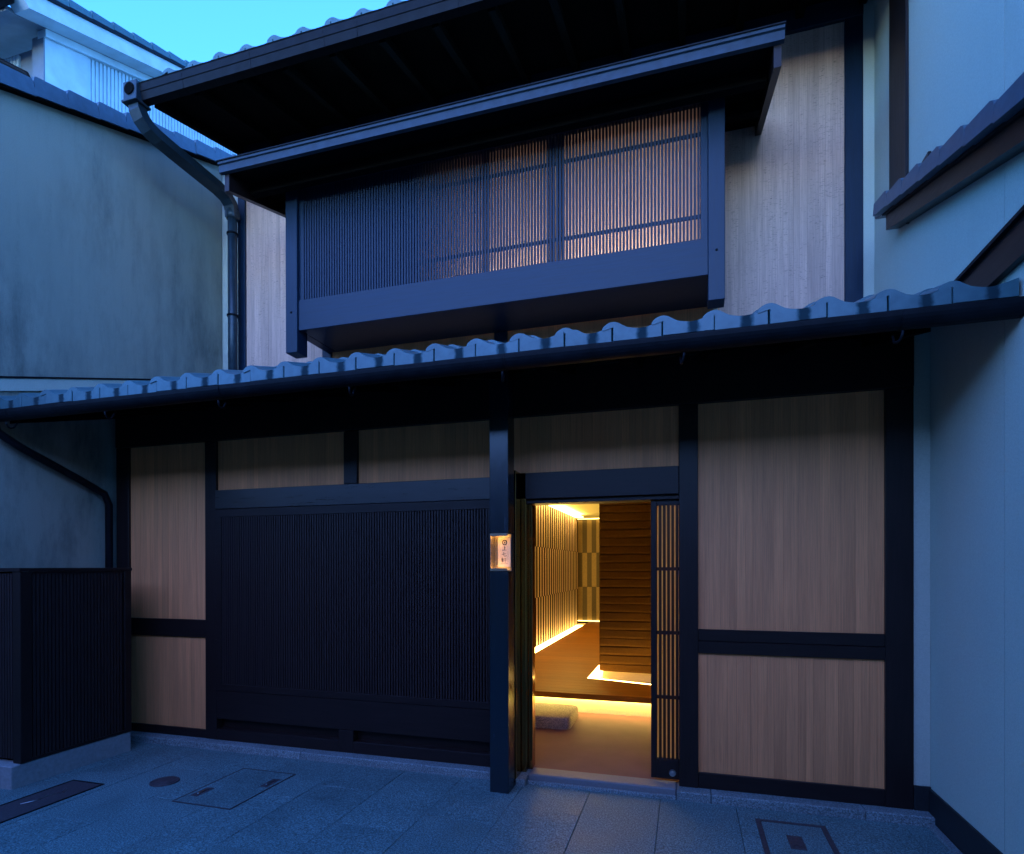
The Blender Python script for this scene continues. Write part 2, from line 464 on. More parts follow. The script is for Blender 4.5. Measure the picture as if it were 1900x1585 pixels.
t = bmesh.new(); bmesh.ops.create_cone(t, cap_ends=True, segments=20, radius1=.011, radius2=.009, depth=.03)
bmesh.ops.rotate(t, cent=(0, 0, 0), matrix=Matrix.Rotation(math.radians(90), 3, 'X'), verts=t.verts)
tm = bpy.data.meshes.new('t'); t.to_mesh(tm); bm.from_mesh(tm)
me = bpy.data.meshes.new('lock'); bm.to_mesh(me); me.materials.append(STEEL)
link(bpy.data.objects.new('lock', me), door, (-.083, dy0-.006, .125))
# stone footing
for (a, b) in ((-4.86, -2.885), (-2.882, -1.252)): box('kerb_stone', a, b, -.105, .15, -.01, .054, KERB, house, .006)
for (a, b) in ((-.055, .155), (.158, 1.02), (1.023, 1.375)): box('kerb_stone', a, b, -.105, .15, -.01, .054, KERB, house, .006)
box('kerb_stone', -1.116, -1.05, -.170, .05, -.01, .05, KERB, house, .006)
box('threshold_stone', -1.048, -.057, -.085, .06, -.01, .062, THRESH, house, .008)
box('threshold_step', -1.048, -.057, -.112, -.087, -.01, .022, KERB, house, .004)

# ---- canopy roof over the ground floor, tiled
PITCH = .285
EY, EZ = -.955, 2.628         # eave line of the deck
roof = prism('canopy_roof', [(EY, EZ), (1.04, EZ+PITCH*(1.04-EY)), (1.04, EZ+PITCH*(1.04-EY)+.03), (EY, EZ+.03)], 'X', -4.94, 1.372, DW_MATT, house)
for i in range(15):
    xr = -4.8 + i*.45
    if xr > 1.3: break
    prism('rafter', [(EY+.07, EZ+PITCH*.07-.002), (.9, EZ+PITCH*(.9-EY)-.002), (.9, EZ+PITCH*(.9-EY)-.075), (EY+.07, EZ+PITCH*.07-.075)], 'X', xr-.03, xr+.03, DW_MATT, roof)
prof = [(-.055, .047), (-.056, .058), (-.048, .070), (-.033, .081), (-.014, .088), (.004, .089), (.022, .084), (.042, .071), (.066, .058), (.09, .049),
        (.115, .0440), (.14, .0425), (.165, .0445), (.19, .050), (.215, .058), (.236, .065), (.2455, .067)]
prof = prof[:-1] + [(.2425, .0665)]
out = prof + [(.2425, -.012), (0, -.012), (0, .060), (-.02, .055), (-.046, .048)]
def tile_mesh(name, m, depth, outline, apron=True):
    n = len(outline); V, F = [], []
    cx = sum(p[0] for p in outline)/n; cz = sum(p[1] for p in outline)/n
    for (yy, k, dz) in ((0, .003, 0), (.004, 0, 0), (depth, 0, depth*PITCH)):
        for (a, b) in outline:
            L = math.hypot(cx-a, cz-b)
            V.append((a+(cx-a)/L*k, yy, b+(cz-b)/L*k+dz))
    F.append(list(range(n)))
    for s in (0, 1):
        F += [[s*n+i, s*n+(i+1) % n, (s+1)*n+(i+1) % n, (s+1)*n+i] for i in range(n)]
    F.append(list(range(3*n-1, 2*n-1, -1)))
    return mesh(name, V, F, m)
low = [(a, max(b, .02)) for a, b in out]
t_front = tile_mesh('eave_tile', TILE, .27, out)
t_back = tile_mesh('roof_tile', TILE_PLAIN, .27, low)
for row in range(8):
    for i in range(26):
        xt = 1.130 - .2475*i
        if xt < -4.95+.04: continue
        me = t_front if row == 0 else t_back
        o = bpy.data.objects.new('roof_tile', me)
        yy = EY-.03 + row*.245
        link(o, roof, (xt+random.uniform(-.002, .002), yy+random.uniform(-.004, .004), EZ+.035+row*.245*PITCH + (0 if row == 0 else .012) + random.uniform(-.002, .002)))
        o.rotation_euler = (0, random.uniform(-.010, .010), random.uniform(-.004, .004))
# gutter with its hooks
gp = []
for k in range(13):
    a = math.pi*k/12
    gp.append((-.975-.052*math.cos(a), 2.625-.055*math.sin(a)))
gpo = [(-1.033, 2.625), (-1.033, 2.633)] + [(-1.027, 2.633)] + [(y_, z_) for y_, z_ in gp] + [(-.923, 2.635), (-.918, 2.635)]
outer = [(-.975-.058*math.cos(math.pi*k/12), 2.625-.061*math.sin(math.pi*k/12)) for k in range(13)]
ring = [(-1.0335, 2.633)] + outer + [(-.9165, 2.633)] + [(-.9225, 2.633)] + gp[::-1] + [(-1.0275, 2.633)]
gut = prism('gutter', ring, 'X', -4.93, 1.42, GUTTER, roof)
for k in range(7):
    hx = .91 - .93*k
    pts = [(hx, -.93, 2.573), (hx, -.945, 2.543), (hx, -.962, 2.515), (hx+.004, -.985, 2.505), (hx+.010, -1.005, 2.509), (hx+.014, -1.018, 2.523), (hx+.016, -1.024, 2.543)]
    tube('gutter_hook', pts, .006, GUTTER, roof, 6)
for k in range(4):
    sx_ = .93-1.86*k
    prism('gutter_joint', [(-.975-.0615*math.cos(math.pi*j/12), 2.625-.0645*math.sin(math.pi*j/12)) for j in range(13)] , 'X', sx_-.006, sx_+.006, GUTTER, roof)

# ---- upper storey
UY = 1.05
post2 = lambda x0, x1, z0, z1, y0, y1: box('post', x0, x1, y0, y1, z0, z1, UP_V, house, .003)
post2(1.18, 1.305, 3.2, 5.9, UY-.012, UY+.1)
post2(-4.475, -4.385, 3.2, 5.9, UY-.012, UY+.1)
p = box('wall_panel', .30, 1.18, UY+.03, UY+.09, 3.2, 5.74, DW_MATT, house); boards(p, .27, 1.18, 3.2, 5.70, UY+.012, CEDAR_HEWN, (.038, .045, .055))
p = box('wall_panel', -4.385, -3.42, UY+.03, UY+.09, 3.2, 5.74, DW_MATT, house); boards(p, -4.385, -3.40, 3.2, 5.70, UY+.012, CEDAR_HEWN, (.038, .045, .055))
p = box('wall_panel', -3.36, -1.66, UY+.03, UY+.09, 3.2, 3.66, DW_MATT, house); boards(p, -3.36, -1.66, 3.2, 3.66, UY+.012, CEDAR)
p = box('wall_panel', -1.54, .27, UY+.03, UY+.09, 3.2, 3.66, DW_MATT, house); boards(p, -1.54, .27, 3.2, 3.66, UY+.012, CEDAR)
post2(-1.66, -1.54, 3.2, 3.66, UY-.012, UY+.1)
post2(-3.46, -3.36, 3.2, 3.66, UY-.012, UY+.1)
box('beam', -4.475, 1.305, UY-.02, UY+.1, 5.70, 5.92, UP_H, house, .003)
box('beam', -3.42, .295, UY-.013, UY+.1, 3.66, 3.80, UP_H, house, .003)

# bay lattice window
bay = node('bay_window', house, (-1.57, .45, 3.6))
BY = .47
for (a, b) in ((-3.41, -3.292), (.160, .274)):
    box('bay_post', a, b, BY-.05, BY+.10, 3.405, 5.02, UP_V, bay, .003)
    box('bay_post_bracket', a+.012, b-.012, BY+.10, UY-.012, 3.62, 3.74, UP_H, bay, .003)
    bm = bmesh.new(); bmesh.ops.create_uvsphere(bm, u_segments=10, v_segments=6, radius=.009)
    me = bpy.data.meshes.new('bolt'); bm.to_mesh(me); bm.free(); me.materials.append(GUTTER)
    link(bpy.data.objects.new('bolt', me), bay, ((a+b)/2, BY-.052, 3.76))
box('bay_sill', -3.292, .16, BY-.03, BY+.03, 3.60, 3.868, UP_H, bay, .003)
box('bay_floor', -3.30, .172, BY+.03, UY-.014, 3.62, 3.66, UP_H, bay, .002)
box('bay_header', -3.292, .16, BY-.02, BY+.03, 4.86, 5.02, UP_H, bay, .002)
for (a, b) in ((-3.292, -3.245), (.108, .16)): box('bay_stile', a, b, BY-.015, BY+.03, 3.868, 4.86, UP_V, bay, .002)
nsl = 131
for i in range(nsl):
    xc = -3.245 + (i+.5)*(3.353/nsl)
    box('slat', xc-.0078, xc+.0078, BY-.008, BY+.014, 3.868, 4.86, UP_SLAT, bay)
for zz in (4.045, 4.645): box('lattice_rail', -3.245, .108, BY+.015, BY+.030, zz, zz+.024, UP_H, bay)
# window sashes with paper behind the lattice
for (a, b) in ((-3.30, -3.26), (-2.16, -2.10), (-1.60, -1.55), (-1.04, -.99), (-.965, -.925), (.11, .155)):
    box('sash_stile', a, b, .56, .60, 3.82, 4.95, UP_V, bay, .002)
for (a, b) in ((-2.10, -1.60), (-1.55, -1.04), (-.925, .11)):
    box('shoji_paper', a, b, .575, .58, 3.82, 4.95, PAPER, bay)
box('shutter_board', -3.26, -2.16, .585, .60, 3.82, 4.95, DW_MATT, bay)
box('bay_cheek', -3.30, -3.285, BY+.03, UY-.012, 3.66, 5.0, UP_V, bay); box('bay_cheek', .15, .165, BY+.03, UY-.012, 3.66, 5.0, UP_V, bay)
# the lit upstairs room behind
room = multibox('upstairs_room', [(-3.4, .25, 2.2, 2.25, 3.5, 5.2), (-3.4, -3.36, 1.06, 2.2, 3.5, 5.2), (.22, .26, 1.06, 2.2, 3.5, 5.2), (-3.4, .26, .62, 2.25, 5.06, 5.1), (-3.4, .26, UY+.1, 2.25, 3.62, 3.66)], PLASTER, house)
up = bpy.data.lights.new('upstairs_lamp', 'AREA'); up.energy = 9.5; up.color = (1.0, .75, .70); up.shape = 'RECTANGLE'; up.size = 1.8; up.size_y = .06
uo = bpy.data.objects.new('upstairs_lamp', up); link(uo, room, (-.98, .78, 3.69)); uo.rotation_euler = (math.radians(163), 0, 0)

# small canopy over the bay
def cz(y): return 4.7900 + .21*(y-.02)
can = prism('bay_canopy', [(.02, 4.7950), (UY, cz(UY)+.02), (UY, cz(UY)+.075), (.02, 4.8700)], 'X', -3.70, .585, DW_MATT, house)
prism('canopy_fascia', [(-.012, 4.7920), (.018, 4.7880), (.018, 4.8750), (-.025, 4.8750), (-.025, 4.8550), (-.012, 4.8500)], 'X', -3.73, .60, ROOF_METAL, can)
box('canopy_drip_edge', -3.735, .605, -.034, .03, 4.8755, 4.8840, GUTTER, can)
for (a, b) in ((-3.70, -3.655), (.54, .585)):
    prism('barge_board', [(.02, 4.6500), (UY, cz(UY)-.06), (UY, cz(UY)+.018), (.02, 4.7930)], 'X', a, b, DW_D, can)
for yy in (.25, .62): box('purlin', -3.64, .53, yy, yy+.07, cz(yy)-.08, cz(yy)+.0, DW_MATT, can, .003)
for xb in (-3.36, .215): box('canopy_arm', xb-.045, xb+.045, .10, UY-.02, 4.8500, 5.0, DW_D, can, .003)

# main roof eave with gutter and tile ends
MP = .26; MY, MZ = -.02, 5.59
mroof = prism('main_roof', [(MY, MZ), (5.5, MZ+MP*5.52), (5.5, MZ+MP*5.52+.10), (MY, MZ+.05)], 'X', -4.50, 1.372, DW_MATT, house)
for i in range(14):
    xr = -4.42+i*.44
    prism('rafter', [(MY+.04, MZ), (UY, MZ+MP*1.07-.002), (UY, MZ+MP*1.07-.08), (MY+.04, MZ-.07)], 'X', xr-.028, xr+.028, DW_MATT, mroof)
t_main = tile_mesh('main_eave_tile', TILE_PLAIN, .30, out)
for row in range(3):
    for i in range(22):
        xt = 1.10-.265*i + .004
        if xt < -4.46: continue
        o = bpy.data.objects.new('roof_tile', t_main if row == 0 else t_back)
        link(o, mroof, (xt, MY-.06+row*.26, MZ+.040+row*.26*MP+random.uniform(-.003, .003)))
        o.scale = (1.07, 1.07, 1.07 if row == 0 else 1.0)
mg = [(-.105, 5.635), (-.098, 5.580), (-.092, 5.575), (-.080, 5.515), (-.015, 5.510), (-.008, 5.620), (-.013, 5.620), (-.02, 5.520), (-.075, 5.525), (-.088, 5.582), (-.092, 5.640), (-.112, 5.643)]
mgut = prism('main_gutter', mg, 'X', -4.60, 1.37, GUTTER, mroof)
for gx in (-4.03, -3.35, -2.67, -2.38, -1.56, -.7, .2, .9):
    prism('gutter_joint', [(-.1065, 5.627), (-.1, 5.578), (-.094, 5.572), (-.083, 5.512), (-.014, 5.507), (-.014, 5.520), (-.085, 5.580)], 'X', gx-.006, gx+.006, GUTTER, mroof)
# downpipe: rain head, swan neck, wall pipe
dp = node('downpipe', house, (-4.56, 1.0, 3.3))
box('rain_head', -4.62, -4.475, -.135, .0, 5.490, 5.660, PIPE, dp, .004)
bm = bmesh.new(); bmesh.ops.create_cone(bm, cap_ends=True, segments=20, radius1=.05, radius2=.05, depth=.012)
bmesh.ops.rotate(bm, cent=(0, 0, 0), matrix=Matrix.Rotation(math.radians(90), 3, 'X'), verts=bm.verts)
me = bpy.data.meshes.new('overflow_cap'); bm.to_mesh(me); bm.free(); me.materials.append(DW_MATT)
link(bpy.data.objects.new('overflow_cap', me), dp, (-4.548, -.138, 5.590))
box('rain_head_rim', -4.63, -4.465, -.145, .004, 5.485, 5.505, PIPE, dp, .003)
sw = [(-4.545, -.065, 5.51), (-4.54, -.06, 5.45), (-4.53, -.035, 5.395), (-4.515, .02, 5.345), (-4.50, .10, 5.318), (-4.485, .25, 5.300), (-4.47, .50, 5.285), (-4.46, .74, 5.275), (-4.456, .85, 5.255), (-4.455, .915, 5.21), (-4.455, .94, 5.15), (-4.455, .945, 5.08)]
tube('swan_neck', sw, 0, PIPE, dp, square=(.054, .046))
tube('wall_pipe', [(-4.455, .945, 5.12), (-4.455, .945, 2.9)], .046, PIPE, dp, 14)
tube('pipe_collar', [(-4.455, .945, 5.07), (-4.455, .945, 5.16)], .060, PIPE, dp, 14)
for zz in (4.92, 4.08, 3.5): tube('pipe_clip', [(-4.455, .945, zz-.008), (-4.455, .945, zz+.008)], .057, GUTTER, dp, 14)

# lower pipe from the canopy gutter back to the wall
tube('canopy_downpipe', [(-4.86, -.975, 2.58), (-4.86, -.95, 2.50), (-4.86, -.80, 2.42), (-4.86, -.35, 2.24), (-4.86, -.12, 2.14), (-4.86, -.08, 2.05), (-4.86, -.08, .1)], .030, GUTTER, house, 12)

# ---- inside the doorway
hall = node('entrance_hall', house, (-1.0, 1.5, .06))
FZ, SY, CZ = .27, 1.60, 2.58          # raised floor, its front edge, ceiling
multibox('hall_wall', [(-2.50, -2.46, .12, 9.3, -.02, 2.7), (.55, .60, .12, 9.3, -.02, 2.7), (-2.48, -1.19, .165, .20, -.02, 2.7), (.07, .58, .165, .20, -.02, 2.7), (-2.48, .6, 9.25, 9.3, -.02, 2.7), (-1.5, .08, .165, .20, 2.02, 2.6)], PLASTER, hall)
box('hall_ceiling', -2.5, .6, .12, 9.3, CZ, CZ+.05, CEILING, hall)
box('mortar_floor', -2.46, .55, .062, 1.9, -.01, .055, DOMA, hall)
box('riser', -2.46, .55, 1.74, 1.78, .055, FZ-.03, CEILING, hall)
box('floor_nosing', -2.46, .55, SY, SY+.07, FZ-.055, FZ, OAK, hall, .003)
yy = SY+.072
while yy < 9.1:
    y2 = yy+.143
    xa = -2.05
    if y2 > 2.44 and yy < 3.5:         # the floor stops short of the earth wall, leaving a slot for the light
        box('floor_plank', xa, -1.04, yy, y2, FZ-.03, FZ, OAK, hall)
    elif y2 > 1.98 and yy <= 2.44:      # planks cut to the slanting edge of that slot
        f0 = lambda y_: -.34 + (2.22-y_)/(.2/.7)
        pts_ = [(xa, yy), (min(.55, f0(yy)), yy), (max(-1.04, min(.55, f0(y2))), y2), (xa, y2)]
        prism('floor_plank', pts_, 'Z', FZ-.03, FZ, OAK, hall)
    else: box('floor_plank', xa, .55, yy, y2, FZ-.03, FZ, OAK, hall)
    yy += .145
box('floor_bed', -2.46, .55, 1.80, 9.2, FZ-.10, FZ-.06, PLASTER, hall)
# slat wall: three rows of pale uprights, every second row shifted half a step
sw_ = box('slat_wall', -2.30, -2.206, 1.9, 8.36, FZ-.06, CZ, HALL_DARK, hall)
sp = .172
for r_, (za, zb) in enumerate(((.235, 1.018), (1.022, 1.808), (1.812, CZ-.03))):
    k = 0; y0_ = 2.0 + (sp/2 if r_ == 1 else 0)
    while y0_ + k*sp + .08 < 8.36:
        box('hall_slat', -2.206, -2.2035, y0_+k*sp, y0_+k*sp+.072, za, zb, SLAT_LIGHT, sw_)
        k += 1
# end wall: three rows of light and dark boards
ew = box('striped_wall', -2.46, -1.0, 9.14, 9.20, FZ-.05, CZ, HALL_DARK, hall)
for r_, (za, zb) in enumerate(((FZ+.02, 1.038), (1.042, 1.808), (1.812, CZ-.035))):
    for k in range(13):
        x0_ = -2.44+k*.105
        box('stripe_board', x0_, x0_+.104, 9.12-.006*((k+r_) % 2), 9.14, za, zb, STRIPE_LIGHT if (k+r_) % 2 else STRIPE_DARK, ew)
# earth wall laid in uneven courses
EW = 2.60
eb = box('earth_wall', -.92, .5, EW+.06, 3.3, .33, CZ-.01, EARTH, hall)
z_ = .315; ci = 0
while z_ < CZ-.12:
    hgt = .093+random.uniform(-.006, .006)
    V, F = [], []; nx = 16
    for j in range(nx+1):
        xx = -.93 + j*1.42/nx
        wv = .006*math.sin(xx*5+ci*1.7)+random.uniform(-.002, .002)
        for (dy, zz) in ((.06, z_), (.014+wv*.2, z_+.001+wv*.5), (-.003+wv*.3, z_+.006+wv*.5), (-.006+wv*.3, z_+hgt*.25), (-.001, z_+hgt*.6), (.004, z_+hgt-.010+wv*.5), (.014, z_+hgt-.001+wv*.5), (.06, z_+hgt)):
            V.append((xx, EW+dy, zz))
    q = 8
    for j in range(nx):
        F += [[j*q+i, j*q+i+1, (j+1)*q+i+1, (j+1)*q+i] for i in range(q-1)]
    F += [list(range(q)), list(range(nx*q, nx*q+q))]
    c_ = Vector((-.2, EW, z_))
    me = mesh('earth_course', [Vector(v)-c_ for v in V], F, EARTH)
    link(bpy.data.objects.new('earth_course', me), eb, c_)
    z_ += hgt; ci += 1
box('wall_plinth', -.90, .5, EW+.07, 3.25, FZ-.06, .33, PLASTER, hall)
# light strips
box('light_strip', -2.195, -2.052, 2.0, 8.2, FZ-.014, FZ-.004, LED, hall)
prism('light_strip', [(-1.035, 2.425), (.5, 1.985), (.5, 2.035), (-.94, 2.45), (-.94, 3.3), (-1.035, 3.3)], 'Z', FZ-.014, FZ-.004, LED_FRONT, hall)
box('light_strip', -2.4, .5, SY+.10, SY+.135, FZ-.052, FZ-.040, LED_STEP, hall)
box('light_strip', -2.19, -2.04, 2.2, 8.1, CZ-.060, CZ-.045, LED, hall)
box('light_strip', -2.4, -1.0, 9.04, 9.08, CZ-.018, CZ-.006, LED_THIN, hall)
box('light_strip', -2.4, -1.0, 9.06, 9.10, FZ+.001, FZ+.014, LED_THIN, hall)

# ------------------------------------------------------------------ stepping stone in the entrance
V, F = [], []
outl = []
def rrect(x0, x1, y0, y1, r, seg=5):
    o = []
    for (cx, cy, a0) in ((x1-r, y1-r, 0), (x0+r, y1-r, 90), (x0+r, y0+r, 180), (x1-r, y0+r, 270)):
        for k in range(seg+1):
            a = math.radians(a0+90*k/seg); o.append((cx+r*math.cos(a), cy+r*math.sin(a)))
    return o
base = rrect(-.44, .44, -.25, .25, .08)
rng = random.Random(3)
jit = [(rng.uniform(-.008, .008), rng.uniform(-.008, .008)) for _ in base]
levels = [(1.0, 0), (1.012, .035), (1.0, .088), (.985, .104), (.955, .111)]
nb = len(base)
for (s, z) in levels:
    for (p, j) in zip(base, jit): V.append((p[0]*s+j[0]-(0 if s > .97 else 0), p[1]*(s if s > .97 else .90)+j[1], z+rng.uniform(-.002, .002)))
for l in range(len(levels)-1): F += [[l*nb+i, l*nb+(i+1) % nb, (l+1)*nb+(i+1) % nb, (l+1)*nb+i] for i in range(nb)]
F += [list(range(nb)), list(range((len(levels)-1)*nb, len(levels)*nb))]
stone = bpy.data.objects.new('stepping_stone', mesh('stepping_stone', V, F, STEPSTONE))
link(stone, None, (-1.42, 1.335, .0552)); tag(stone, 'flat grey granite stepping stone lying on the entrance floor below the wooden step', 'stepping stone')

# ------------------------------------------------------------------ name sign in the post niche
sign = thing('name_sign', 'small lit name sign with round emblem set in a niche of the entrance post', 'sign', (-1.18, -.222, nz0))
multibox('niche_lining', [(px0+.004, px0+.008, py0-.002, -.224, nz0+.001, nz1-.001), (px0+.008, px1-.006, py0-.002, -.224, nz0+.001, nz0+.005), (px0+.008, px1-.006, py0-.002, -.224, nz1-.005, nz1-.001), (px0+.008, px1-.006, -.226, -.2235, nz0+.005, nz1-.005)], BRASS, sign)
multibox('niche_frame', [(px0+.008, px1-.006, py0-.003, py0+.003, nz1-.019, nz1-.005), (px0+.008, px1-.006, py0-.003, py0+.003, nz0+.005, nz0+.019)], BRASS, sign)
plx0, plx1, plz0, plz1, ply = -1.213, -1.124, 1.497, 1.695, -.246
plq = box('plaque', plx0, plx1, ply, ply+.010, plz0, plz1, PLAQUE, sign, .001)
box('sign_light', px0+.012, px1-.05, -.312, -.300, nz1-.0085, nz1-.0055, LED_SIGN, sign)
box('sign_light', px0+.012, px1-.05, -.312, -.302, nz0+.0055, nz0+.0085, LED_SIGN, sign)
def flat(name, polys, parent):
    V, F = [], []
    for pl in polys:
        s = len(V); V += [(x, ply-.0008, z) for x, z in pl] ; F.append(list(range(s, s+len(pl))))
    c = Vector((sum(v[0] for v in V)/len(V), ply-.0008, sum(v[2] for v in V)/len(V)))
    me = bpy.data.meshes.new(name); me.from_pydata([Vector(v)-c for v in V], [], F); me.materials.append(INK)
    return link(bpy.data.objects.new(name, me), parent, c)
def stroke(a, b, wd, wd2=None):
    wd2 = wd if wd2 is None else wd2
    a, b = Vector(a), Vector(b); d = (b-a).normalized(); n_ = Vector((-d.y, d.x))
    return [tuple(a+n_*wd/2), tuple(b+n_*wd2/2), tuple(b-n_*wd2/2), tuple(a-n_*wd/2)]
sc_x = plx1-plx0
def SX(t): return plx0+t*sc_x
def SZ(t): return plz1-t*(plz1-plz0)
# round emblem: a ring with a flame shaped drop
ccx, ccz, R1, R2 = SX(.54), SZ(.165), .0185, .0115
ringp = []
for k in range(24):
    a0, a1 = 2*math.pi*k/24, 2*math.pi*(k+1)/24
    ringp.append([(ccx+R1*math.cos(a0), ccz+R1*math.sin(a0)), (ccx+R1*math.cos(a1), ccz+R1*math.sin(a1)), (ccx+R2*math.cos(a1), ccz+R2*math.sin(a1)), (ccx+R2*math.cos(a0), ccz+R2*math.sin(a0))])
drop = [(ccx+.0005, ccz+.0085), (ccx+.005, ccz+.001), (ccx+.005, ccz-.004), (ccx+.0015, ccz-.0065), (ccx-.003, ccz-.006), (ccx-.005, ccz-.002), (ccx-.003, ccz+.003)]
flat('emblem', ringp+[drop], sign)
def glyph(strokes, cx, cz_, s, wd):
    return [stroke((cx+a*s, cz_+b*s), (cx+c*s, cz_+d*s), wd, wd*.75) for a, b, c, d in strokes]
ue = [(0, .5, 0, -.38), (0, .12, .36, .10), (-.5, -.40, .52, -.36)]
nana = [(-.5, .0, .45, .16), (-.08, .5, -.08, -.28), (-.08, -.28, .10, -.40), (.10, -.40, .50, -.36), (.5, -.36, .48, -.16)]
ken = [(-.52, .36, -.05, .36), (-.45, .2, -.1, .2), (-.45, .2, -.45, -.12), (-.1, .2, -.1, -.12), (-.45, .04, -.1, .04), (-.45, -.12, -.1, -.12), (-.54, -.26, 0, -.26), (-.28, .52, -.28, -.52),
       (.08, .36, .5, .36), (.04, .02, .54, .02), (.29, .36, .29, -.52)]
flat('lettering', glyph(ue, SX(.52), SZ(.365), .030, .0042), sign)
flat('lettering', glyph(nana, SX(.50), SZ(.57), .030, .0040), sign)
flat('lettering', glyph(ken, SX(.47), SZ(.765), .034, .0028), sign)
small = []
for k in range(13):
    zc = SZ(.295+k*.042); xc = SX(.80)
    small.append(stroke((xc-.0022, zc), (xc+.0022, zc+(.0016 if k % 2 else -.0012)), .0014))
    small.append(stroke((xc, zc+.0022), (xc+(.0008 if k % 3 else -.001), zc-.0022), .0012))
small += [stroke((SX(.24)+k*.0047, SZ(.875)), (SX(.24)+k*.0047+.0032, SZ(.877)), .0016) for k in range(11)]
flat('small_lettering', small, sign)

# ------------------------------------------------------------------ slatted enclosure at the left
enc = thing('slatted_enclosure', 'low dark slatted timber enclosure on a concrete base against the left wall', 'enclosure', (-4.65, -.7, 0))
ex0, ex1, ey0, ey1 = -4.93, -4.35, -1.135, -.30
box('base', ex0, ex1-.008, ey0-.055, ey1+.0, -.01, .155, CONCRETE, enc, .006)
box('enclosure_post', ex1-.075, ex1, ey0, ey0+.075, .157, 1.47, DW_V, enc, .003)
box('enclosure_post', ex1-.06, ex1, ey1-.06, ey1, .157, 1.47, DW_V, enc, .003)
box('cap_rail', ex0, ex1+.006, ey0-.008, ey1+.004, 1.472, 1.497, DW_D, enc, .003)
box('backing', ex1-.045, ex1-.03, ey0+.08, ey1-.06, .16, 1.47, DW_MATT, enc)
box('backing', ex0, ex1-.075, ey0+.04, ey0+.05, .16, 1.47, DW_MATT, enc)
k = 0; yy = ey0+.085
while yy+.018 < ey1-.06:
    box('slat', ex1-.03, ex1-.008, yy, yy+.018, .18, 1.46, DW_SLAT, enc); yy += .0262
xx = ex0+.02
while xx+.018 < ex1-.075:
    box('slat', xx, xx+.018, ey0+.012, ey0+.036, .18, 1.46, DW_SLAT, enc); xx += .0262
for z0_, z1_ in ((.158, .18), (1.455, 1.4715)): box('rail', ex1-.03, ex1-.005, ey0+.075, ey1-.06, z0_, z1_, DW_D, enc)

# ------------------------------------------------------------------ neighbour on the left
nl = thing('neighbour_house', 'weathered grey stucco house wall on the left with a sloping tiled verge', 'house', (-6.5, 0, 0))
def vz(y): return 5.115+.385*(y+.92)
WX = -4.95
prism('wall', [(-1.6, -.05), (1.335, -.05), (1.335, vz(1.335)-.01), (-1.6, vz(-1.6)-.01)], 'X', -5.15, WX, STUCCO_L, nl, origin=(-5.05, 0, 2.5))
box('wall_return', -5.10, -4.46, 1.345, 1.45, 2.5, 5.92, STUCCO_R, nl)
prism('wall', [(-9.5, -.05), (-5.15, -.05), (-5.15, 4.9), (-9.5, 4.9)], 'Y', -1.6, -1.45, STUCCO_L, nl)
prism('roof', [(-1.9, vz(-1.9)), (3.2, vz(3.2)), (3.2, vz(3.2)+.06), (-1.9, vz(-1.9)+.06)], 'X', -9.4, -5.10, TILE_PLAIN, nl)
prism('barge_trim', [(-1.75, vz(-1.75)-.03), (2.5, vz(2.5)-.03), (2.5, vz(2.5)-.008), (-1.75, vz(-1.75)-.008)], 'X', WX+.001, WX+.06, DW_MATT, nl)
ang = math.atan(.385)
vt = []
for i in range(16):
    yc = -1.72+i*.262
    c_ = Vector((-5.0, yc+.131, vz(yc+.131)+.056))
    V = [(-.12, -.14, .058), (-.12, .14, .045), (-.12, .14, .03), (-.12, -.14, .043)]
    prof2 = [(-.155, -.066), (.135, -.066), (.135, .052), (-.10, .070), (-.118, .066), (-.132, .040)]
    o = prism('verge_tile', [(a, b) for a, b in prof2], 'X', -.13, .13, TILE_DARK, None, origin=(0, 0, 0))
    C.objects.unlink(o); link(o, nl, c_ + Vector((0, 0, 0))); o.rotation_euler = (ang-.025, 0, 0)
    o.location = c_-WORLD[nl] + Vector((random.uniform(-.003, .003), 0, random.uniform(-.003, .003)))
prism('flashing', [(-1.2, 2.735), (1.3, 3.463), (1.3, 3.56), (-1.2, 2.832)], 'X', WX+.002, WX+.012, STUCCO_R, nl)
prism('flashing_edge', [(-1.2, 2.833), (1.3, 3.561), (1.3, 3.575), (-1.2, 2.847)], 'X', WX+.002, WX+.020, GUTTER, nl)

# ------------------------------------------------------------------ neighbour on the right
nr = thing('neighbour_house', 'clean pale blue stucco house wall on the right with dark timber strips and black plinth', 'house', (3.0, 0, 0))
WR = 1.385
prism('wall', [(-.83, .19), (1.5, .19), (1.5, 8.2), (-.83, 8.2)], 'X', WR, 1.60, STUCCO_R, nr, origin=(1.5, 0, 3))
prism('wall', [(-3.2, .19), (-.834, .19), (-.834, 8.2), (-3.2, 8.2)], 'X', WR, 1.60, STUCCO_R, nr, origin=(1.5, -2, 3))
box('wall_return', 1.298, WR-.002, -.004, .09, .20, 2.90, STUCCO_R, nr)
box('wall_return', 1.307, WR-.002, UY, UY+.1, 3.2, 6.2, STUCCO_R, nr)
box('plinth', 1.298, WR+.0, -.012, .08, -.01, .199, PLINTH, nr, .002)
box('plinth', WR-.012, 1.60, -3.2, -.014, -.01, .189, PLINTH, nr, .002)
box('kerb_stone', WR-.06, WR-.014, -3.2, -.11, -.01, .02, KERB, nr, .004)
# dark timber frame strip on the wall
box('frame_strip', WR-.02, WR-.001, .34, .66, 3.98, 8.0, DW_V, nr, .003)
box('frame_strip', WR-.02, WR-.001, -.02, .338, 3.70, 3.93, DW_D, nr, .003)
